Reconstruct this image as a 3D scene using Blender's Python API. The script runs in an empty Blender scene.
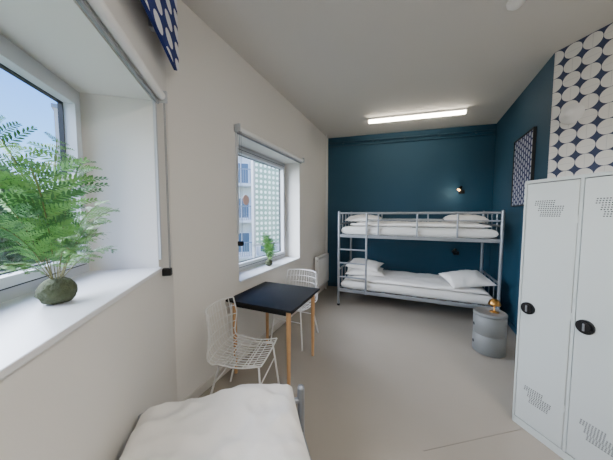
import bpy, bmesh, math, random
from mathutils import Vector, Matrix, noise
random.seed(7)
scn = bpy.context.scene
rad = math.radians
RZ = rad(-52)          # frame of the angled half of the room: local (s, n, z)
H = 3.17

def lin(c):
    o = []
    for x in c:
        x = x/255.0
        o.append(x/12.92 if x <= 0.04045 else ((x+0.055)/1.055)**2.4)
    return (o[0], o[1], o[2], 1)

def mat(name, rgb, rough=0.6, metal=0.0, bump=0.0, bscale=40, var=0.0, vscale=3, emit=0, ecol=None, spec=0.5, sheen=0, sss=0):
    m = bpy.data.materials.new(name); m.use_nodes = True
    nt = m.node_tree; b = nt.nodes['Principled BSDF']
    b.inputs['Base Color'].default_value = lin(rgb)
    b.inputs['Roughness'].default_value = rough
    b.inputs['Metallic'].default_value = metal
    b.inputs['Specular IOR Level'].default_value = spec
    if emit:
        b.inputs['Emission Color'].default_value = lin(ecol or rgb)
        b.inputs['Emission Strength'].default_value = emit
    tc = nt.nodes.new('ShaderNodeTexCoord')
    if var:
        n = nt.nodes.new('ShaderNodeTexNoise'); n.inputs['Scale'].default_value = vscale
        n.inputs['Detail'].default_value = 5
        nt.links.new(tc.outputs['Object'], n.inputs['Vector'])
        mx = nt.nodes.new('ShaderNodeMix'); mx.data_type = 'RGBA'
        c = lin(rgb)
        mx.inputs[6].default_value = tuple(min(1, x*(1-var)) for x in c[:3])+(1,)
        mx.inputs[7].default_value = tuple(min(1, x*(1+var)) for x in c[:3])+(1,)
        nt.links.new(n.outputs['Fac'], mx.inputs[0])
        nt.links.new(mx.outputs[2], b.inputs['Base Color'])
    if bump:
        n2 = nt.nodes.new('ShaderNodeTexNoise'); n2.inputs['Scale'].default_value = bscale
        n2.inputs['Detail'].default_value = 4
        nt.links.new(tc.outputs['Object'], n2.inputs['Vector'])
        bp = nt.nodes.new('ShaderNodeBump'); bp.inputs['Strength'].default_value = bump
        bp.inputs['Distance'].default_value = 0.01
        nt.links.new(n2.outputs['Fac'], bp.inputs['Height'])
        nt.links.new(bp.outputs['Normal'], b.inputs['Normal'])
    return m

def mat_discs(name, cx, cz, rx, rz, fg, bg, split=False, rough=0.7, axis='X', stagger=False):
    """repeating discs / ovals in object space (x or y , z)"""
    m = bpy.data.materials.new(name); m.use_nodes = True
    nt = m.node_tree; b = nt.nodes['Principled BSDF']; b.inputs['Roughness'].default_value = rough
    tc = nt.nodes.new('ShaderNodeTexCoord'); sp = nt.nodes.new('ShaderNodeSeparateXYZ')
    nt.links.new(tc.outputs['Object'], sp.inputs[0])
    def mt(op, a, bb=None, c=None):
        n = nt.nodes.new('ShaderNodeMath'); n.operation = op
        for i, v in enumerate((a, bb, c)):
            if v is None: continue
            if isinstance(v, (int, float)): n.inputs[i].default_value = v
            else: nt.links.new(v, n.inputs[i])
        return n.outputs[0]
    X = mt('DIVIDE', sp.outputs[axis], cx); Z = mt('DIVIDE', sp.outputs['Z'], cz)
    if stagger:
        Z = mt('ADD', Z, mt('MULTIPLY', mt('FLOOR', X), 0.5))
    fx = mt('SUBTRACT', mt('FRACT', X), 0.5); fz = mt('SUBTRACT', mt('FRACT', Z), 0.5)
    ax = mt('DIVIDE', fx, rx); az = mt('DIVIDE', fz, rz)
    d = mt('SQRT', mt('ADD', mt('MULTIPLY', ax, ax), mt('MULTIPLY', az, az)))
    fac = mt('LESS_THAN', d, 1.0)
    if split:
        par = mt('FRACT', mt('MULTIPLY', mt('ADD', mt('FLOOR', X), mt('FLOOR', Z)), 0.5))
        odd = mt('GREATER_THAN', par, 0.25)
        seam = mt('LESS_THAN', mt('ABSOLUTE', fx), 0.022)
        seam2 = mt('LESS_THAN', mt('ABSOLUTE', fz), 0.022)
        cut = mt('ADD', mt('MULTIPLY', odd, seam), mt('MULTIPLY', mt('SUBTRACT', 1.0, odd), seam2))
        fac = mt('MULTIPLY', fac, mt('SUBTRACT', 1.0, mt('MULTIPLY', cut, 0.14)))
    mx = nt.nodes.new('ShaderNodeMix'); mx.data_type = 'RGBA'
    mx.inputs[6].default_value = lin(bg); mx.inputs[7].default_value = lin(fg)
    nt.links.new(fac, mx.inputs[0]); nt.links.new(mx.outputs[2], b.inputs['Base Color'])
    return m

def mat_glass(name):
    m = bpy.data.materials.new(name); m.use_nodes = True
    nt = m.node_tree; nt.nodes.clear()
    o = nt.nodes.new('ShaderNodeOutputMaterial'); t = nt.nodes.new('ShaderNodeBsdfTransparent')
    g = nt.nodes.new('ShaderNodeBsdfGlossy'); g.inputs['Roughness'].default_value = 0.02
    f = nt.nodes.new('ShaderNodeMixShader'); f.inputs[0].default_value = 0.04
    t.inputs[0].default_value = (0.96, 0.98, 1, 1)
    nt.links.new(t.outputs[0], f.inputs[1]); nt.links.new(g.outputs[0], f.inputs[2]); nt.links.new(f.outputs[0], o.inputs[0])
    return m

class MB:
    def __init__(s, name, loc=(0, 0, 0), rz=0.0):
        s.name = name; s.loc = loc; s.rz = rz
        s.v = []; s.f = []; s.m = []; s.sm = []; s.mats = []
    def mi(s, m):
        if m not in s.mats: s.mats.append(m)
        return s.mats.index(m)
    def add(s, vs, fs, m, smooth=False, M=None):
        o = len(s.v); k = s.mi(m)
        for p in vs:
            p = Vector(p)
            if M is not None: p = M @ p
            s.v.append(p)
        for f in fs:
            s.f.append([i+o for i in f]); s.m.append(k); s.sm.append(smooth)
    def box(s, x0, x1, y0, y1, z0, z1, m, bev=0, seg=2, M=None):
        if x1 < x0: x0, x1 = x1, x0
        if y1 < y0: y0, y1 = y1, y0
        if z1 < z0: z0, z1 = z1, z0
        if not bev:
            vs = [(x0,y0,z0),(x1,y0,z0),(x1,y1,z0),(x0,y1,z0),(x0,y0,z1),(x1,y0,z1),(x1,y1,z1),(x0,y1,z1)]
            fs = [(0,3,2,1),(4,5,6,7),(0,1,5,4),(1,2,6,5),(2,3,7,6),(3,0,4,7)]
            s.add(vs, fs, m, False, M); return
        bm = bmesh.new(); bmesh.ops.create_cube(bm, size=1)
        for v in bm.verts:
            v.co = Vector(((x0+x1)/2+v.co.x*(x1-x0), (y0+y1)/2+v.co.y*(y1-y0), (z0+z1)/2+v.co.z*(z1-z0)))
        bmesh.ops.bevel(bm, geom=bm.edges[:], offset=bev, segments=seg, affect='EDGES', profile=0.5)
        bm.verts.index_update()
        s.add([v.co.copy() for v in bm.verts], [[v.index for v in f.verts] for f in bm.faces], m, seg > 2, M)
        bm.free()
    def cyl(s, p0, p1, r0, m, r1=None, n=20, caps=True, M=None):
        p0 = Vector(p0); p1 = Vector(p1); r1 = r0 if r1 is None else r1
        d = (p1-p0).normalized(); a = d.orthogonal().normalized(); b = d.cross(a)
        ring0 = [p0+(a*math.cos(t)+b*math.sin(t))*r0 for t in [2*math.pi*i/n for i in range(n)]]
        ring1 = [p1+(a*math.cos(t)+b*math.sin(t))*r1 for t in [2*math.pi*i/n for i in range(n)]]
        s.add(ring0+ring1, [(i, (i+1) % n, n+(i+1) % n, n+i) for i in range(n)], m, True, M)
        if caps:
            s.add(ring0, [list(range(n))[::-1]], m, False, M); s.add(ring1, [list(range(n))], m, False, M)
    def tube(s, pts, r, m, n=8, closed=False, M=None):
        pts = [Vector(p) for p in pts]; N = len(pts); vs = []; fs = []
        prev = None
        for i, p in enumerate(pts):
            if closed: t = pts[(i+1) % N]-pts[i-1]
            else: t = pts[min(i+1, N-1)]-pts[max(i-1, 0)]
            t.normalize()
            a = t.orthogonal().normalized() if prev is None else (prev-t*prev.dot(t)).normalized()
            prev = a; b = t.cross(a)
            for k in range(n):
                q = 2*math.pi*k/n
                vs.append(p+(a*math.cos(q)+b*math.sin(q))*r)
        for i in range(N if closed else N-1):
            j = (i+1) % N
            for k in range(n):
                fs.append((i*n+k, i*n+(k+1) % n, j*n+(k+1) % n, j*n+k))
        s.add(vs, fs, m, True, M)
        if not closed:
            s.add(vs[:n], [list(range(n))[::-1]], m, False, M); s.add(vs[-n:], [list(range(n))], m, False, M)
    def lathe(s, prof, m, c=(0, 0, 0), n=36, smooth=True, M=None):
        vs = []; fs = []
        for r, z in prof:
            for k in range(n):
                q = 2*math.pi*k/n
                vs.append((c[0]+r*math.cos(q), c[1]+r*math.sin(q), c[2]+z))
        for i in range(len(prof)-1):
            for k in range(n):
                fs.append((i*n+k, i*n+(k+1) % n, (i+1)*n+(k+1) % n, (i+1)*n+k))
        s.add(vs, fs, m, smooth, M)
    def cushion(s, c, w, l, h, m, e=4, p=0.5, pinch=0.07, amp=0.006, seed=0, rz=0, flat=0.45, nx=36, ny=28, M=None, tilt=(0, 0), fr=5):
        vs = []; fs = []
        Mx = Matrix.Translation(Vector(c)) @ Matrix.Rotation(rz, 4, 'Z') @ Matrix.Rotation(tilt[0], 4, 'X') @ Matrix.Rotation(tilt[1], 4, 'Y')
        if M is not None: Mx = M @ Mx
        def sp(t): return math.copysign(abs(math.sin(t*math.pi/2))**0.9, t)
        for side in (1, -1):
            for j in range(ny+1):
                for i in range(nx+1):
                    a = sp(2*i/nx-1); b = sp(2*j/ny-1)
                    x = a*w/2*(1-pinch*(1-b*b)*abs(a)**3); y = b*l/2*(1-pinch*(1-a*a)*abs(b)**3)
                    t = max(0, (1-abs(a)**e)*(1-abs(b)**e))**p
                    nz = noise.noise(Vector((x*fr+seed, y*fr, seed*1.7)))+0.5*noise.noise(Vector((x*fr*2.6, y*fr*2.6+seed, 3)))
                    rid = abs(noise.noise(Vector((x*fr*1.5+9+seed, y*fr*1.1, seed))))
                    z = side*h/2*t*(1 if side > 0 else flat)+(amp*nz-amp*1.6*rid+amp*0.4)*min(1, t*2)*(1 if side > 0 else .2)
                    vs.append((x, y, z))
        o = (nx+1)*(ny+1)
        for j in range(ny):
            for i in range(nx):
                q = (j*(nx+1)+i, j*(nx+1)+i+1, (j+1)*(nx+1)+i+1, (j+1)*(nx+1)+i)
                fs.append(q); fs.append([k+o for k in q[::-1]])
        s.add(vs, fs, m, True, Mx)
    def build(s, parent=None):
        me = bpy.data.meshes.new(s.name)
        me.from_pydata([tuple(v) for v in s.v], [], s.f)
        for m in s.mats: me.materials.append(m)
        me.polygons.foreach_set('material_index', s.m)
        me.polygons.foreach_set('use_smooth', s.sm)
        me.update()
        ob = bpy.data.objects.new(s.name, me); ob.location = s.loc; ob.rotation_euler = (0, 0, s.rz)
        scn.collection.objects.link(ob)
        if parent: ob.parent = parent
        return ob

# ---------------- materials
M_wall = mat('white_paint', (230, 227, 221), 0.85, bump=0.08, bscale=160)
M_ceil = mat('ceiling_paint', (214, 210, 203), 0.9, bump=0.05, bscale=120)
M_teal = mat('teal_paint', (28, 72, 95), 0.7, bump=0.08, bscale=160, var=0.04)
M_tealtrim = mat('teal_gloss', (25, 66, 88), 0.5)
M_floor = mat('resin_floor', (162, 154, 143), 0.22, var=0.05, vscale=2.2, bump=0.03, bscale=12)
M_joint = mat('floor_joint', (140, 132, 122), 0.4)
M_base = mat('skirting_white', (214, 210, 202), 0.5)
M_white = mat('white_lacquer', (236, 236, 234), 0.35)
M_sill = mat('sill_white', (232, 233, 234), 0.3)
M_frame = mat('window_frame_grey', (200, 204, 208), 0.4)
M_dark = mat('black_gasket', (22, 24, 27), 0.5)
M_glass = mat_glass('window_glass')
M_metal = mat('grey_steel_tube', (158, 163, 170), 0.32, metal=0.6)
M_linen = mat('white_linen', (242, 240, 236), 0.9, bump=0.12, bscale=60)
M_matt = mat('mattress_white', (225, 224, 220), 0.9, bump=0.1, bscale=90)
M_black = mat('black_laminate', (25, 26, 26), 0.65, spec=0.3)
M_bplast = mat('black_plastic', (14, 14, 15), 0.4)
M_wood = mat('birch_wood', (205, 160, 112), 0.5, var=0.12, vscale=14)
M_lock = mat('locker_steel', (206, 212, 209), 0.4, metal=0.0)
M_lockgap = mat('locker_shadow_gap', (90, 96, 96), 0.6)
M_hole = mat('perforation_dark', (42, 46, 48), 0.8)
M_drum = mat('drum_grey', (128, 130, 129), 0.5, var=0.06, vscale=8)
M_gold = mat('brass', (196, 146, 80), 0.3, metal=1.0)
M_glow = mat('warm_bulb', (255, 205, 130), 0.5, emit=3, ecol=(255, 196, 120))
M_lamp = mat('led_diffuser', (255, 250, 240), 0.5, emit=24, ecol=(255, 244, 225))
M_fill = mat('fill_panel_glow', (255, 250, 240), 0.5, emit=30, ecol=(255, 248, 240))  # glow of the added, out-of-view fill panels
M_fern = mat('fern_leaf', (104, 156, 78), 0.55, var=0.35, vscale=9)
M_fern2 = mat('fern_leaf_dark', (60, 110, 54), 0.55, var=0.3, vscale=9)
M_stem = mat('fern_stem', (108, 104, 60), 0.7)
M_moss = mat('moss', (74, 80, 56), 0.95, var=0.5, vscale=40, bump=0.9, bscale=90)
M_paper = mat_discs('disc_wallpaper', 0.132, 0.132, 0.49, 0.49, (236, 234, 229), (58, 68, 98), split=True)
M_poster = mat_discs('oval_print', 0.07, 0.08, 0.30, 0.40, (186, 192, 206), (22, 38, 92), axis='X', stagger=True)
M_panel = mat_discs('oval_fabric', 0.20, 0.105, 0.38, 0.36, (232, 232, 236), (20, 40, 110), axis='X', rough=0.9, stagger=True)
M_facade = mat('facade_render', (226, 223, 216), 0.9, var=0.06)
M_facade2 = mat('facade_tan', (206, 194, 180), 0.9, var=0.08)
M_fglass = mat('facade_glass', (96, 112, 128), 0.15)
M_rail = mat('balcony_steel', (140, 144, 148), 0.5)
M_tree = mat('tree_foliage', (66, 104, 44), 0.9, var=0.5, vscale=3)
M_trunk = mat('bark', (70, 56, 44), 0.9)
M_ground = mat('outside_ground', (120, 128, 104), 0.95, var=0.2, vscale=0.3)
M_screen = mat_discs('perforated_screen', 0.11, 0.11, 0.30, 0.30, (224, 232, 228), (122, 152, 138), axis='X')
M_pink = mat('sticker_rose', (214, 176, 166), 0.6)

# ---------------- room shell
def rot2(s_, n_):
    c, sn = math.cos(RZ), math.sin(RZ)
    return (s_*c-n_*sn, s_*sn+n_*c)
NW = -0.5206; SE = 2.82
A = (-1.63, 1.24); L = (-1.63, 4.95); R = (1.37, 5.35); C = (1.29, 3.28)
B_ = rot2(SE, NW); D_ = rot2(SE, 3.036)
poly = [A, L, R, C, D_, B_]
def slab(name, z0, z1, m):
    mb = MB(name)
    P = poly
    n = len(P)
    vs = [(p[0], p[1], z0) for p in P]+[(p[0], p[1], z1) for p in P]
    fs = [list(range(n)), list(range(n, 2*n))[::-1]]+[(i, (i+1) % n, n+(i+1) % n, n+i) for i in range(n)]
    mb.add(vs, fs, m); return mb.build()
slab('floor', -0.12, 0.0, M_floor)
slab('ceiling', H, H+0.12, M_ceil)

def wall(name, loc, rz, x0, x1, y0, y1, m, ops=(), zb=-0.12, zt=H+0.12):
    mb = MB(name, loc, rz)
    x = x0
    for (a, b, z0, z1) in ops:
        mb.box(x, a, y0, y1, zb, zt, m); mb.box(a, b, y0, y1, zb, z0, m); mb.box(a, b, y0, y1, z1, zt, m); x = b
    mb.box(x, x1, y0, y1, zb, zt, m)
    return mb.build()
W1 = (-1.68, -0.20, 1.20, 2.24)
W2 = (2.0, 3.5, 0.84, 2.38)
wall('wall_window_side', (0, 0, 0), RZ, -2.35, SE+0.14, NW-0.46, NW, M_wall, [W1])
wall('wall_left', (0, 0, 0), rad(90), 1.06, 5.1, 1.63, 2.0, M_wall, [W2])
ab = math.atan2(R[1]-L[1], R[0]-L[0]); lb = math.hypot(R[0]-L[0], R[1]-L[1])
wall('wall_back', (L[0], L[1], 0), ab, -0.05, lb+0.15, 0, 0.15, M_teal)
ar = math.atan2(R[1]-C[1], R[0]-C[0]); lr = math.hypot(R[0]-C[0], R[1]-C[1])
wall('wall_right', (C[0], C[1], 0), ar, 0, lr+0.1, -0.15, 0, M_teal)
wall('wall_patterned', (0, 0, 0), RZ, -1.79, SE+0.14, 3.036, 3.19, M_paper)
wall('wall_rear', (0, 0, 0), RZ, SE, SE+0.14, NW, 3.036, M_wall)

def bb(name, loc, rz, x0, x1, y0, y1, m, h=0.08):
    mb = MB(name, loc, rz); mb.box(x0, x1, y0, y1, 0, h, m, bev=0.003, seg=1); mb.build()
bb('baseboard_left', (0, 0, 0), rad(90), 1.25, 4.94, 1.616, 1.63, M_base)
bb('baseboard_window_side', (0, 0, 0), RZ, -1.96, SE, NW, NW+0.014, M_base)
bb('baseboard_back', (L[0], L[1], 0), ab, 0.02, lb-0.02, -0.014, 0, M_tealtrim)
bb('baseboard_right', (C[0], C[1], 0), ar, 0.02, lr-0.02, 0, 0.014, M_tealtrim)
bb('baseboard_patterned', (0, 0, 0), RZ, -1.77, SE, 3.022, 3.036, M_base)
mb = MB('trim_back_pipe', (L[0], L[1], 0), ab)
mb.cyl((0.02, -0.03, H-0.12), (lb-0.03, -0.03, H-0.12), 0.018, M_tealtrim)
mb.cyl((0.02, -0.022, H-0.19), (lb-0.03, -0.022, H-0.19), 0.010, M_tealtrim)
for k in range(5):
    mb.box(0.3+k*0.6, 0.33+k*0.6, -0.05, 0, H-0.145, H-0.095, M_tealtrim)
mb.build()
mb = MB('trim_floor_joint'); p0 = Vector((0.12, 1.67, 0)); p1 = Vector((0.78, 2.13, 0)); dd = (p1-p0).normalized(); nn = Vector((-dd.y, dd.x, 0))*0.0025
mb.add([p0-nn+Vector((0, 0, .0005)), p1-nn+Vector((0, 0, .0005)), p1+nn+Vector((0, 0, .0005)), p0+nn+Vector((0, 0, .0005)),
        p0-nn+Vector((0, 0, .002)), p1-nn+Vector((0, 0, .002)), p1+nn+Vector((0, 0, .002)), p0+nn+Vector((0, 0, .002))],
       [(0, 3, 2, 1), (4, 5, 6, 7), (0, 1, 5, 4), (1, 2, 6, 5), (2, 3, 7, 6), (3, 0, 4, 7)], M_joint); mb.build()

# ---------------- windows
def window(name, loc, rz, x0, x1, z0, z1, yg, si):
    mb = MB(name, loc, rz)
    fw = 0.05; d0, d1 = yg-0.035, yg+0.035
    def ring(a0, a1, b0, b1, w, ya, yb, m):
        mb.box(a0, a1, ya, yb, b0, b0+w, m); mb.box(a0, a1, ya, yb, b1-w, b1, m)
        mb.box(a0, a0+w, ya, yb, b0+w, b1-w, m); mb.box(a1-w, a1, ya, yb, b0+w, b1-w, m)
    ring(x0, x1, z0, z1, fw, d0, d1, M_frame)
    a, b = x0+fw, x1-fw
    ring(a, b, z0+fw, z1-fw, 0.010, d0+si*0.02, d1+si*0.015, M_dark)
    ring(a+0.010, b-0.010, z0+fw+0.010, z1-fw-0.010, 0.04, d0+si*0.03, d1+si*0.03, M_frame)
    ring(a+0.050, b-0.050, z0+fw+0.050, z1-fw-0.050, 0.006, yg-0.008, yg+0.014, M_dark)
    mb.box(a+0.052, b-0.052, yg-0.004, yg+0.004, z0+fw+0.052, z1-fw-0.052, M_glass)
    return mb.build()
window('window_1', (0, 0, 0), RZ, W1[0], W1[1], W1[2]+0.02, W1[3], -0.92, 1)
window('window_2', (0, 0, 0), rad(90), W2[0], W2[1], W2[2]+0.02, W2[3], 1.93, -1)
mb = MB('window_sill', (0, 0, 0), RZ); mb.box(W1[0], W1[1], -0.885, NW+0.02, W1[2], W1[2]+0.022, M_sill, bev=0.004); mb.build()
mb = MB('window_sill', (0, 0, 0), rad(90)); mb.box(W2[0], W2[1], 1.61, 1.895, W2[2], W2[2]+0.022, M_sill, bev=0.004); mb.build()

def blind(name, loc, rz, x0, x1, z, yw, si, chain_x, chain_z, endx):
    mb = MB(name, loc, rz)
    mb.box(x0, x1, yw, yw+si*0.012, z, z+0.07, M_white, bev=0.002, seg=1)
    mb.cyl((x0+0.02, yw+si*0.04, z+0.035), (x1-0.02, yw+si*0.04, z+0.035), 0.024, M_linen)
    mb.box(x0, x0+0.015, yw, yw+si*0.07, z, z+0.07, M_frame); mb.box(x1-0.015, x1, yw, yw+si*0.07, z, z+0.07, M_frame)
    mb.cyl((x0+0.03, yw+si*0.022, z-0.012), (x1-0.03, yw+si*0.022, z-0.012), 0.009, M_rail)
    mb.box(endx-0.012, endx+0.012, yw, yw+si*0.014, chain_z+0.1, z, M_frame)
    for o in (-0.012, 0.012):
        mb.cyl((chain_x+o, yw+si*0.045, chain_z), (chain_x+o, yw+si*0.045, z+0.03), 0.0022, M_rail, n=6)
    mb.box(chain_x-0.018, chain_x+0.018, yw, yw+si*0.055, chain_z-0.02, chain_z+0.03, M_bplast, bev=0.006)
    return mb.build()
blind('roller_blind', (0, 0, 0), RZ, W1[0]-0.05, W1[1]+0.05, W1[3]+0.01, NW, 1, W1[0]-0.07, 1.17, W1[0]-0.015)
blind('roller_blind', (0, 0, 0), rad(90), W2[0]-0.04, W2[1]+0.04, W2[3]+0.0, 1.63, -1, W2[0]-0.0, 1.25, W2[0]-0.012)
def rpanel(mb, x0, x1, z0, z1, y0, y1, r, m, medge):
    pts = []
    for (cx, cz, a0) in ((x1-r, z1-r, 0), (x0+r, z1-r, 90), (x0+r, z0+r, 180), (x1-r, z0+r, 270)):
        for k in range(9):
            t = rad(a0+k*90/8); pts.append((cx+r*math.cos(t), cz+r*math.sin(t)))
    n = len(pts)
    f = [(p[0], y0, p[1]) for p in pts]; b = [(p[0], y1, p[1]) for p in pts]
    mb.add(f, [list(range(n))], m); mb.add(b, [list(range(n))[::-1]], m)
    mb.add(f+b, [(i, (i+1) % n, n+(i+1) % n, n+i) for i in range(n)], medge, False)
M_navy = mat('navy_fabric_edge', (20, 40, 110), 0.9)
mb = MB('patterned_fabric_panel', (0, 0, 0), RZ)
rpanel(mb, -1.92, -0.9, 2.53, 3.12, NW+0.1, NW+0.08, 0.07, M_panel, M_navy)
mb.box(-1.7, -1.66, NW+0.001, NW+0.08, 2.65, 3.0, M_frame); mb.box(-1.1, -1.06, NW+0.001, NW+0.08, 2.65, 3.0, M_frame)
mb.build()

# ---------------- lockers
def lockers():
    mb = MB('metal_locker', (0, 0, 0), RZ)
    s0, n0, w, dp, h = -1.274, 1.944, 0.60, 0.50, 1.79
    mb.box(s0, s0+w, n0+0.022, n0+dp, 0.0, h, M_lock, bev=0.003, seg=1)
    mb.box(s0, s0+0.012, n0, n0+0.03, 0.0, h, M_lock); mb.box(s0+w-0.012, s0+w, n0, n0+0.03, 0.0, h, M_lock)
    mb.box(s0, s0+w, n0, n0+0.03, h-0.02, h, M_lock); mb.box(s0, s0+w, n0, n0+0.03, 0, 0.05, M_lock)
    mb.box(s0+0.01, s0+w-0.01, n0+0.018, n0+0.024, 0.04, h-0.01, M_lockgap)
    mb.box(s0+w/2-0.008, s0+w/2+0.008, n0+0.003, n0+0.03, 0.05, h-0.02, M_lock)
    for c in range(2):
        a = s0+0.015+c*(w/2-0.004); b = a+w/2-0.026
        mb.box(a, b, n0, n0+0.018, 0.056, h-0.026, M_lock, bev=0.004, seg=2)
        for (zc) in (h-0.20, 0.27):
            for r_ in range(9):
                off = (0.03 if r_ in (3, 4, 5) else 0.0) + (0.05 if r_ > 5 else 0)
                for k in range(9 if r_ not in (3, 4, 5) else 11):
                    x = a+0.055+off*0.9+k*0.0125-r_*0.002
                    z = zc+0.05-r_*0.0125
                    mb.box(x, x+0.007, n0-0.0006, n0+0.001, z, z+0.006, M_hole)
        lx = a+0.048; lz = 0.86+0.03
        mb.cyl((lx, n0+0.002, lz), (lx, n0-0.010, lz), 0.042, M_bplast, n=32)
        mb.cyl((lx, n0-0.010, lz), (lx, n0-0.018, lz), 0.030, M_bplast, n=32)
        mb.box(lx-0.005, lx+0.005, n0-0.024, n0-0.016, lz-0.022, lz+0.022, M_metal, bev=0.002)
        for hz in (0.3, 0.9, 1.5):
            mb.cyl((b+0.001, n0+0.004, hz), (b+0.001, n0+0.004, hz+0.05), 0.004, M_lock, n=8)
    mb.build()
lockers()
mb = MB('wall_lamp', (0, 0, 0), RZ)
Mx = Matrix.Translation((-1.63, 3.036, 2.51)) @ Matrix.Rotation(rad(90), 4, 'X')
mb.lathe([(0.0, 0.05), (0.03, 0.048), (0.04, 0.04), (0.045, 0.022), (0.085, 0.018), (0.092, 0.008), (0.092, 0.0)], M_white, M=Mx)
mb.build()
mb = MB('smoke_detector', (0.70, 2.40, H))
mb.lathe([(0.0, -0.045), (0.03, -0.044), (0.045, -0.03), (0.055, -0.022), (0.06, 0.0)], M_white)
mb.build()

mb = MB('framed_poster', (C[0], C[1], 0), ar)
x0, x1, z0, z1 = 0.34, 0.96, 1.68, 2.54
mb.box(x0, x1, 0.001, 0.02, z0, z1, M_poster)
for (a, b, c, d) in ((x0-.015, x1+.015, z0-.015, z0), (x0-.015, x1+.015, z1, z1+.015), (x0-.015, x0, z0, z1), (x1, x1+.015, z0, z1)):
    mb.box(a, b, 0.001, 0.03, c, d, M_dark)
mb.build()

# ---------------- ceiling lamp + added fill panels
mb = MB('linear_ceiling_lamp', (0.03, 4.33, 0), ab)
mb.box(-0.72, 0.72, -0.035, 0.035, H-0.03, H, M_white)
mb.box(-0.715, 0.715, -0.03, 0.03, H-0.075, H-0.03, M_lamp, bev=0.01)
mb.box(-0.73, -0.715, -0.035, 0.035, H-0.078, H, M_white); mb.box(0.715, 0.73, -0.035, 0.035, H-0.078, H, M_white)
mb.build()
for (s_, n_) in ((0.3, 1.3), (1.9, 1.3)):  # unseen glowing panels, added only to brighten the room
    mb = MB('added_fill_panel', (0, 0, 0), RZ)
    mb.box(s_-0.62, s_+0.62, n_-0.17, n_+0.17, H-0.06, H, M_white)
    mb.box(s_-0.6, s_+0.6, n_-0.15, n_+0.15, H-0.066, H-0.058, M_fill)
    mb.build()

# ---------------- bunk bed
def bunk():
    x0, x1, y0, y1 = -1.10, 1.13, 3.95, 4.86
    mb = MB('bunk_bed')
    r = 0.021
    for x in (x0, x1):
        for y in (y0, y1):
            mb.cyl((x, y, 0), (x, y, 1.60), r, M_metal); mb.cyl((x, y, 0), (x, y, 0.03), r+0.006, M_bplast)
            mb.lathe([(r, 0), (r*0.8, 0.012), (0, 0.018)], M_metal, c=(x, y, 1.60), n=16)
        for z in (0.27, 0.62, 1.20, 1.40, 1.58):
            mb.cyl((x, y0, z), (x, y1, z), 0.015, M_metal)
        for k in range(1, 4):
            y = y0+(y1-y0)*k/4
            mb.cyl((x, y, 0.27), (x, y, 0.62), 0.009, M_metal); mb.cyl((x, y, 1.20), (x, y, 1.58), 0.009, M_metal)
    for y in (y0, y1):
        for z in (0.27, 1.20):
            mb.box(x0, x1, y-0.014, y+0.014, z-0.025, z+0.025, M_metal, bev=0.004)
        mb.cyl((x0, y, 1.58), (x1, y, 1.58), 0.016, M_metal)
        mb.cyl((x0+0.46 if y == y0 else x0, y, 1.47), (x1, y, 1.47), 0.012, M_metal)
    for x in (-0.64, -0.46, 0.1, 0.62):
        mb.cyl((x, y0, 1.20), (x, y0, 1.58), 0.012, M_metal)
    for x in (-0.5, 0.3):
        mb.cyl((x, y1, 1.20), (x, y1, 1.58), 0.012, M_metal)
    lx = -0.64
    mb.cyl((lx, y0-0.01, 0.24), (lx, y0-0.01, 1.58), 0.016, M_metal)
    for z in (0.50, 0.74, 0.97):
        mb.cyl((x0, y0-0.005, z), (lx, y0-0.005, z), 0.013, M_metal)
    for z in (0.285, 1.215):
        for k in range(14):
            x = x0+0.1+k*(x1-x0-0.2)/13
            mb.box(x-0.03, x+0.03, y0, y1, z-0.008, z+0.004, M_metal)
        mb.cushion(((x0+x1)/2, (y0+y1)/2, z+0.075), x1-x0-0.06, y1-y0-0.05, 0.14, M_matt, e=26, p=0.45, pinch=0, amp=0.002, flat=1.0, nx=48, ny=24)
    mb.build()
    for i, (z) in enumerate((0.285, 1.215)):
        d = MB('duvet'); d.cushion((0.05, (y0+y1)/2-0.0, z+0.172), 1.95, y1-y0-0.06, 0.09, M_linen, e=10, p=0.5, pinch=0.01, amp=0.012, seed=3+i*5, flat=0.5, nx=80, ny=40, fr=4); d.build()
    def pil(x, y, z, rz=0, tx=0, ty=0, sd=0, w=0.62, l=0.42, h=0.15):
        p = MB('pillow'); p.cushion((x, y, z), w, l, h, M_linen, e=2.6, p=0.5, pinch=0.09, amp=0.012, seed=sd, rz=rz, tilt=(tx, ty)); p.build()
    pil(-0.72, 4.32, 0.545, rad(8), rad(4), 0, 1, 0.66, 0.48, 0.15)
    pil(-0.74, 4.40, 0.645, rad(-8), rad(9), rad(3), 2, 0.60, 0.44, 0.14)
    pil(0.80, 4.24, 0.58, rad(20), rad(14), rad(-6), 4, 0.60, 0.46, 0.17)
    pil(-0.76, 4.36, 1.475, rad(6), rad(5), 0, 6, 0.62, 0.46, 0.15)
    pil(0.78, 4.38, 1.475, rad(-6), rad(5), 0, 8, 0.60, 0.46, 0.15)
bunk()

def reading(xw, z, on):
    mb = MB('reading_lamp', (L[0], L[1], 0), ab)
    mb.box(xw-0.05, xw+0.05, -0.018, -0.001, z-0.035, z+0.035, M_bplast, bev=0.006)
    mb.tube([(xw, -0.018, z), (xw, -0.05, z+0.02), (xw-0.02, -0.075, z+0.06), (xw-0.05, -0.09, z+0.07)], 0.007, M_bplast)
    mb.cyl((xw-0.03, -0.09, z+0.085), (xw-0.08, -0.12, z+0.03), 0.022, M_bplast, r1=0.034, n=24)
    if on: mb.cyl((xw-0.081, -0.1205, z+0.029), (xw-0.083, -0.122, z+0.027), 0.028, M_glow, n=24)
    mb.build()
reading(2.52, 1.98, True); reading(2.47, 0.83, False)
ld = bpy.data.lights.new('reading_lamp_light', 'POINT'); ld.energy = 2.0; ld.color = (1, 0.85, 0.65); ld.shadow_soft_size = 0.03
lo = bpy.data.objects.new('reading_lamp_light', ld); lo.location = (0.76, 5.08, 1.96); scn.collection.objects.link(lo)

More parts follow.
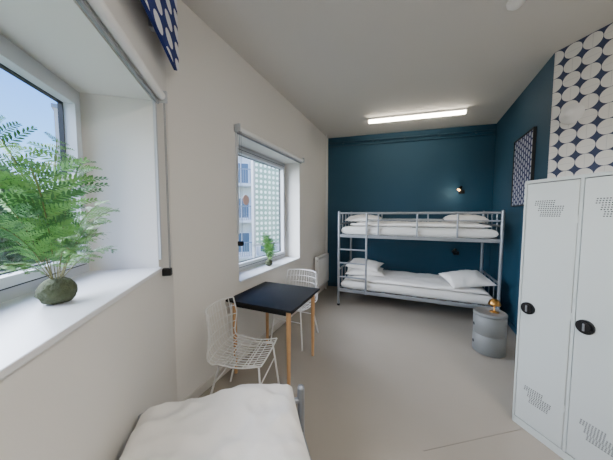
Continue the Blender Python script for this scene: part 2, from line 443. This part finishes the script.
# ---------------- drum side table + brass lamp
mb = MB('drum_side_table', (0.86, 3.26, 0))
R0 = 0.155
prof = [(0, 0.0), (R0-0.01, 0.0), (R0, 0.01), (R0, 0.205), (R0-0.006, 0.210), (R0-0.006, 0.218), (R0, 0.223), (R0, 0.415), (R0-0.006, 0.420), (R0-0.006, 0.426), (R0+0.002, 0.43), (R0+0.002, 0.452), (R0-0.006, 0.46), (R0-0.02, 0.460), (R0-0.025, 0.454), (0, 0.454)]
mb.lathe(prof, M_drum, n=48)
for z in (0.11, 0.31):
    Mx = Matrix.Rotation(rad(-170), 4, 'Z') @ Matrix.Translation((R0+0.001, 0, z)) @ Matrix.Rotation(rad(90), 4, 'Y')
    mb.lathe([(0.018, 0.0), (0.018, 0.003), (0.013, 0.003), (0.011, -0.0), (0, -0.0)], M_hole, M=Mx, n=20)
mb.build()
mb = MB('brass_table_lamp', (0.90, 3.27, 0.455))
S_ = Matrix.Scale(0.8, 4)
mb.lathe([(0, 0.0), (0.055, 0.0), (0.055, 0.012), (0.015, 0.018), (0.010, 0.03), (0.010, 0.13), (0, 0.13)], M_gold, M=S_)
mb.lathe([(0.012, 0.19), (0.035, 0.183), (0.06, 0.16), (0.073, 0.125), (0.075, 0.105), (0.072, 0.105), (0.070, 0.125), (0.057, 0.157), (0.033, 0.178), (0.0, 0.186)], M_gold, M=S_)
mb.lathe([(0, 0.085), (0.02, 0.09), (0.028, 0.11), (0.02, 0.13), (0, 0.137)], M_glow, M=S_)
mb.build()

# ---------------- radiator
mb = MB('radiator', (0, 0, 0), rad(90))
ya, yb = 4.08, 4.66
mb.box(ya, yb, 1.575, 1.585, 0.2, 0.76, M_white); mb.box(ya, yb, 1.515, 1.525, 0.2, 0.76, M_white, bev=0.003)
for k in range(18):
    y = ya+0.02+k*(yb-ya-0.04)/17
    mb.box(y-0.008, y+0.008, 1.506, 1.516, 0.23, 0.73, M_white, bev=0.003)
mb.box(ya, yb, 1.515, 1.585, 0.755, 0.768, M_white); mb.box(ya-0.004, ya+0.004, 1.515, 1.585, 0.2, 0.765, M_white); mb.box(yb-0.004, yb+0.004, 1.515, 1.585, 0.2, 0.765, M_white)
mb.box(ya+0.08, ya+0.11, 1.585, 1.63, 0.3, 0.34, M_white); mb.box(yb-0.11, yb-0.08, 1.585, 1.63, 0.3, 0.34, M_white)
mb.cyl((ya-0.03, 1.55, 0.0), (ya-0.03, 1.55, 0.28), 0.009, M_white, n=10); mb.cyl((ya-0.03, 1.55, 0.26), (ya, 1.55, 0.26), 0.009, M_white, n=10)
mb.cyl((ya-0.045, 1.55, 0.70), (ya-0.01, 1.55, 0.70), 0.022, M_white, n=16)
mb.cyl((yb+0.06, 1.59, 0.0), (yb+0.06, 1.59, H-0.0), 0.011, M_white, n=10)
mb.cyl((yb, 1.57, 0.3), (yb+0.06, 1.59, 0.3), 0.009, M_white, n=10)
mb.build()

# ---------------- dining table
mb = MB('dining_table')
tx0, tx1, ty0, ty1 = -1.595, -0.89, 1.75, 2.44
mb.box(tx0, tx1, ty0, ty1, 0.725, 0.745, M_black, bev=0.003)
mb.box(tx0+0.05, tx1-0.05, ty0+0.05, ty0+0.07, 0.67, 0.725, M_black); mb.box(tx0+0.05, tx1-0.05, ty1-0.07, ty1-0.05, 0.67, 0.725, M_black)
mb.box(tx0+0.05, tx0+0.07, ty0+0.05, ty1-0.05, 0.67, 0.725, M_black); mb.box(tx1-0.07, tx1-0.05, ty0+0.05, ty1-0.05, 0.67, 0.725, M_black)
for x in (tx0+0.06, tx1-0.06):
    for y in (ty0+0.06, ty1-0.06):
        mb.cyl((x, y, 0), (x, y, 0.72), 0.015, M_wood, r1=0.022)
mb.build()

# ---------------- wire chairs
def wire_chair(loc, rz):
    mb = MB('wire_chair', loc, rz)
    def S(u, v):
        if v < 0.5:
            t = v/0.5; x = 0.22-0.36*t; z = 0.45-0.025*math.sin(math.pi*t)-0.006*t; w = 0.20+0.015*t
            bow = 0.012*u*u; return Vector((x, u*w, z+bow))
        t = (v-0.5)/0.5
        if t < 0.3:
            q = t/0.3*rad(75); x = -0.14-0.09*math.sin(q); z = 0.444+0.09*(1-math.cos(q))
        else:
            q = rad(75); tt = (t-0.3)/0.7
            x = -0.14-0.09*math.sin(q)-0.05*tt; z = 0.444+0.09*(1-math.cos(q))+0.30*tt
        w = 0.215+0.015*math.sin(math.pi*t)-0.01*t
        wrap = 0.09*min(1, t*1.5)*abs(u)**2.5
        return Vector((x+wrap, u*w, z))
    NV = 30
    for i in range(13):
        u = -1+2*i/12
        r = 0.006 if i in (0, 12) else 0.0035
        mb.tube([S(u, k/NV) for k in range(NV+1)], r, M_white, n=6)
    for j, v in enumerate([0, 0.1, 0.2, 0.3, 0.4, 0.5, 0.58, 0.66, 0.74, 0.82, 0.91, 1.0]):
        r = 0.006 if v in (0, 1.0) else 0.0035
        mb.tube([S(-1+2*k/12, v) for k in range(13)], r, M_white, n=6)
    for sy in (-1, 1):
        mb.tube([(0.235, sy*0.215, 0.0), (0.19, sy*0.17, 0.435), (-0.12, sy*0.17, 0.425), (-0.235, sy*0.215, 0.0)], 0.0085, M_white, n=10)
    mb.tube([(0.205, -0.185, 0.30), (0.205, 0.185, 0.30)], 0.005, M_white); mb.tube([(-0.165, -0.188, 0.27), (-0.165, 0.188, 0.27)], 0.005, M_white)
    mb.tube([(0.1, -0.17, 0.428), (0.1, 0.17, 0.428)], 0.005, M_white); mb.tube([(-0.1, -0.17, 0.425), (-0.1, 0.17, 0.425)], 0.005, M_white)
    mb.build()
wire_chair((-1.22, 1.54, 0), rad(14))
wire_chair((-1.30, 2.66, 0), rad(-92))

# ---------------- near single bed
mb = MB('single_bed', (0, 0, 0), RZ)
s0, s1, n0, n1 = -1.27, 0.72, -0.49, 0.30
for s_ in (s0, s1):
    for n_ in (n0, n1):
        mb.cyl((s_, n_, 0), (s_, n_, 0.57), 0.02, M_metal)
        mb.lathe([(0.02, 0), (0.016, 0.012), (0, 0.018)], M_metal, c=(s_, n_, 0.57), n=16)
    for z in (0.30, 0.50):
        mb.cyl((s_, n0, z), (s_, n1, z), 0.016, M_metal)
for n_ in (n0, n1): mb.box(s0, s1, n_-0.012, n_+0.012, 0.27, 0.32, M_metal, bev=0.003)
for k in range(12):
    x = s0+0.1+k*(s1-s0-0.2)/11; mb.box(x-0.03, x+0.03, n0, n1, 0.295, 0.305, M_metal)
mb.cushion(((s0+s1)/2, (n0+n1)/2, 0.40), s1-s0-0.05, n1-n0-0.05, 0.19, M_matt, e=26, p=0.45, pinch=0, amp=0.002, flat=1, nx=48, ny=24)
mb.build()
d = MB('duvet', (0, 0, 0), RZ); d.cushion((-0.1, (n0+n1)/2, 0.53), 1.55, n1-n0-0.03, 0.12, M_linen, e=9, p=0.5, pinch=0.01, amp=0.014, seed=21, flat=0.4, nx=90, ny=50, fr=4); d.build()
p = MB('pillow', (0, 0, 0), RZ); p.cushion((-0.975, (n0+n1)/2-0.025, 0.60), 0.55, 0.73, 0.19, M_linen, e=5, p=0.55, pinch=0.03, amp=0.024, seed=31, nx=80, ny=90, fr=6); p.build()

# ---------------- ferns : long arching stems, each with finely divided side fronds
def fern(name, loc, ball, stems, seed, sc=1.0):
    rnd = random.Random(seed)
    mb = MB(name, loc)
    bm = bmesh.new(); bmesh.ops.create_icosphere(bm, subdivisions=4, radius=ball)
    for v in bm.verts:
        d_ = v.co.normalized(); k = 1+0.10*noise.noise(d_*3+Vector((seed, 0, 0)))+0.05*noise.noise(d_*11)
        v.co = Vector((d_.x*ball*k, d_.y*ball*k, max(-0.85*ball, d_.z*ball*0.92*k)+0.85*ball))
    bm.verts.index_update()
    mb.add([v.co.copy() for v in bm.verts], [[v.index for v in f.verts] for f in bm.faces], M_moss, True); bm.free()
    for (az, el, Lf, droop) in stems:
        az = rad(az); e = rad(el); Lf *= sc
        dirh = Vector((math.cos(az), math.sin(az), 0)); p_ = Vector((0, 0, ball*1.6))+dirh*ball*0.25
        pts = [p_.copy()]; N = 18
        for k in range(N):
            p_ = p_+(dirh*math.cos(e)+Vector((0, 0, 1))*math.sin(e))*(Lf/N)
            e -= droop/N*(2*k/N); pts.append(p_.copy())
        mb.tube(pts, 0.0015, M_stem, n=4)
        vs = {0: [], 1: []}; fs = {0: [], 1: []}
        sgn = 1
        for k in range(5, N+1):
            t = k/N; T = (pts[k]-pts[k-1]).normalized()
            for rep in range(2):
                sgn = -sgn
                ang = rnd.uniform(-0.8, 0.8)
                Sd = T.cross(Vector((0, 0, 1)))
                if Sd.length < 1e-3: Sd = Vector((1, 0, 0))
                Sd.normalize(); up = Sd.cross(T)
                Sd2 = (Sd*math.cos(ang)*sgn+up*math.sin(ang)).normalized()
                pl = Lf*0.25*(math.sin(math.pi*min(1, max(0, (t-0.15)/0.95)))**0.7)*rnd.uniform(.7, 1.1)
                pl = max(pl, 0.012*sc)
                dv = (Sd2+T*0.7).normalized(); side = dv.cross(up)
                if side.length < 0.1: side = dv.cross(Sd)
                side.normalize(); nl = 8; g = 0 if rnd.random() < 0.65 else 1
                c = pts[k].copy(); V, F = vs[g], fs[g]
                for q in range(nl):
                    dv = (dv+Vector((0, 0, -0.055))).normalized()
                    c1 = c+dv*pl/nl; w = pl*0.25*(1-0.75*q/nl)+0.003
                    for sg2 in (-1, 1):
                        td = (side*sg2+dv*0.7+up*rnd.uniform(-.25, .25)).normalized()
                        tip = c+td*w; nr = dv*pl*0.05; o = len(V)
                        V += [c-nr*0.5, c-nr*0.2+td*w*0.25+nr*1.1, c+td*w*0.7+nr*0.8, tip, c+td*w*0.6-nr*0.8, c+td*w*0.2-nr]
                        F.append((o, o+1, o+2, o+3, o+4, o+5))
                    o = len(V); hw = side*0.0007
                    V += [c-hw, c+hw, c1+hw, c1-hw]; F.append((o, o+1, o+2, o+3))
                    c = c1
        mb.add(vs[0], fs[0], M_fern, False); mb.add(vs[1], fs[1], M_fern2, False)
    return mb.build()
# azimuth, elevation, length, droop  (window wall runs along -52/128 degrees)
st = [(150, 84, 0.56, 0.5), (128, 80, 0.50, 0.6), (300, 82, 0.53, 0.6), (330, 76, 0.44, 0.9), (110, 72, 0.36, 0.9), (60, 74, 0.32, 1.0), (128, 60, 0.28, 1.2),
      (308, 58, 0.38, 1.2), (270, 66, 0.36, 1.1), (20, 66, 0.26, 1.3), (220, 80, 0.40, 0.6), (90, 50, 0.22, 1.6), (135, 40, 0.19, 1.3), (310, 40, 0.28, 1.5),
      (350, 60, 0.24, 1.6), (200, 74, 0.26, 0.8), (290, 72, 0.46, 0.7)]
fern('potted_fern', (-1.20, 0.44, W1[2]+0.022), 0.055, st, 5)
fern('potted_fern', (-1.745, 2.76, W2[2]+0.022), 0.05, [(a, e, l, d) for (a, e, l, d) in st[:15]], 11, 0.66)

# ---------------- outside world
mb = MB('outdoor_ground'); mb.box(-90, 40, -60, 90, -4.3, -4.0, M_ground); mb.build()
def building(name, c, rz, w, z1, m, floors, cols, balc=True):
    mb = MB(name, (c[0], c[1], 0), rz)
    mb.box(-w/2, w/2, 0, 6, -4, z1, m); mb.box(-w/2-0.1, w/2+0.1, -0.1, 6.1, z1, z1+0.25, M_rail)
    fh = (z1+4)/floors
    for f in range(floors):
        zb = -4+f*fh
        for k in range(cols):
            x = -w/2+(k+0.5)*w/cols; ww = w/cols*0.28
            mb.box(x-ww-0.06, x+ww+0.06, -0.04, 0.05, zb+0.5, zb+fh-0.45, M_white)
            mb.box(x-ww, x-0.03, -0.05, 0.04, zb+0.56, zb+fh-0.51, M_fglass); mb.box(x+0.03, x+ww, -0.05, 0.04, zb+0.56, zb+fh-0.51, M_fglass)
            if balc and k % 2 == 0:
                mb.box(x-ww-0.5, x+ww+0.5, -1.1, 0, zb+0.25, zb+0.42, m)
                mb.box(x-ww-0.5, x+ww+0.5, -1.1, -1.06, zb+1.3, zb+1.36, M_rail)
                nb = 14
                for q in range(nb+1):
                    xx = x-ww-0.5+q*(2*ww+1.0)/nb; mb.box(xx-0.015, xx+0.015, -1.1, -1.06, zb+0.42, zb+1.3, M_rail)
    return mb.build()
building('apartment_building', (-10.8, 13.6), rad(40), 9, 5.6, M_facade, 4, 5)
building('apartment_building', (-19.9, 11.1), rad(62), 6.5, 8.5, M_facade2, 5, 4, False)
building('apartment_building', (-40, -2), rad(90), 16, 1.5, M_facade, 3, 6)
mb = MB('perforated_balcony_screen', (-2.95, 4.15, 0), math.atan2(0.95, 0.35))
mb.box(0, 1.15, 0, 0.04, 0.95, 2.75, M_screen); mb.box(-0.04, 1.19, -0.02, 0.06, 2.75, 2.80, M_rail); mb.box(-0.04, 1.19, -0.02, 0.06, 0.90, 0.95, M_rail)
mb.box(-0.04, 0.0, -0.02, 0.06, -4, 2.75, M_rail); mb.box(1.15, 1.19, -0.02, 0.06, -4, 2.75, M_rail)
mb.build()
def tree(c, h, r, seed):
    rnd = random.Random(seed); mb = MB('garden_tree', (c[0], c[1], -4))
    mb.tube([(0, 0, 0), (0.1, 0, h*0.4), (-0.05, 0.1, h*0.8)], 0.14, M_trunk, n=8)
    vs = []; fs = []
    for i in range(6500):
        a = rnd.uniform(0, 6.28); q = rnd.random()**0.45; zc = rnd.uniform(-1, 1)
        rr = r*q*math.sqrt(max(0, 1-zc*zc))*(0.8+0.5*noise.noise(Vector((math.cos(a)*2+seed, math.sin(a)*2, zc*2))))
        p = Vector((rr*math.cos(a), rr*math.sin(a), h*0.68+zc*h*0.38))
        d1 = Vector((rnd.uniform(-1, 1), rnd.uniform(-1, 1), rnd.uniform(-1, 1))).normalized()*0.13
        d2 = d1.orthogonal().normalized()*0.08; o = len(vs)
        vs += [p-d1, p+d2, p+d1, p-d2]; fs.append((o, o+1, o+2, o+3))
    mb.add(vs, fs, M_tree); mb.build()
tree((-11.5, 2.6), 6.8, 1.9, 1); tree((-12.5, 4.9), 6.1, 1.7, 2); tree((-9.5, 0.8), 6.4, 1.8, 3); tree((-9.0, 8.6), 4.6, 1.5, 4)
mb = MB('round_window_sticker', (0, 0, 0), rad(90)); mb.cyl((2.52, 1.922, 1.74), (2.52, 1.925, 1.74), 0.065, M_pink, n=32); mb.build()

# ---------------- world + lights
w = bpy.data.worlds.new('sky'); scn.world = w; w.use_nodes = True; nt = w.node_tree
bg = nt.nodes['Background']; tc = nt.nodes.new('ShaderNodeTexCoord'); sp = nt.nodes.new('ShaderNodeSeparateXYZ')
cr = nt.nodes.new('ShaderNodeValToRGB'); nt.links.new(tc.outputs['Generated'], sp.inputs[0]); nt.links.new(sp.outputs['Z'], cr.inputs[0])
e = cr.color_ramp.elements; e[0].position = 0.0; e[0].color = (0.72, 0.88, 1.0, 1); e[1].position = 0.5; e[1].color = (0.04, 0.20, 0.85, 1)
x = cr.color_ramp.elements.new(0.2); x.color = (0.20, 0.50, 1.0, 1)
nt.links.new(cr.outputs[0], bg.inputs['Color']); bg.inputs['Strength'].default_value = 3.4
sd = bpy.data.lights.new('sun', 'SUN'); sd.energy = 27; sd.angle = rad(85); sd.color = (0.93, 0.96, 1.0)
so = bpy.data.objects.new('sun', sd); so.rotation_euler = Vector((0.8, 0.42, -0.42)).to_track_quat('-Z', 'Y').to_euler(); so.location = (-5, -5, 10); scn.collection.objects.link(so)

cam = bpy.data.cameras.new('camera'); cam.sensor_width = 36; cam.lens = 240/613*36; cam.clip_start = 0.02
co = bpy.data.objects.new('camera', cam); co.location = (0, 0, 1.55); co.rotation_euler = (rad(90-3.58), 0, rad(23.3))
scn.collection.objects.link(co); scn.camera = co
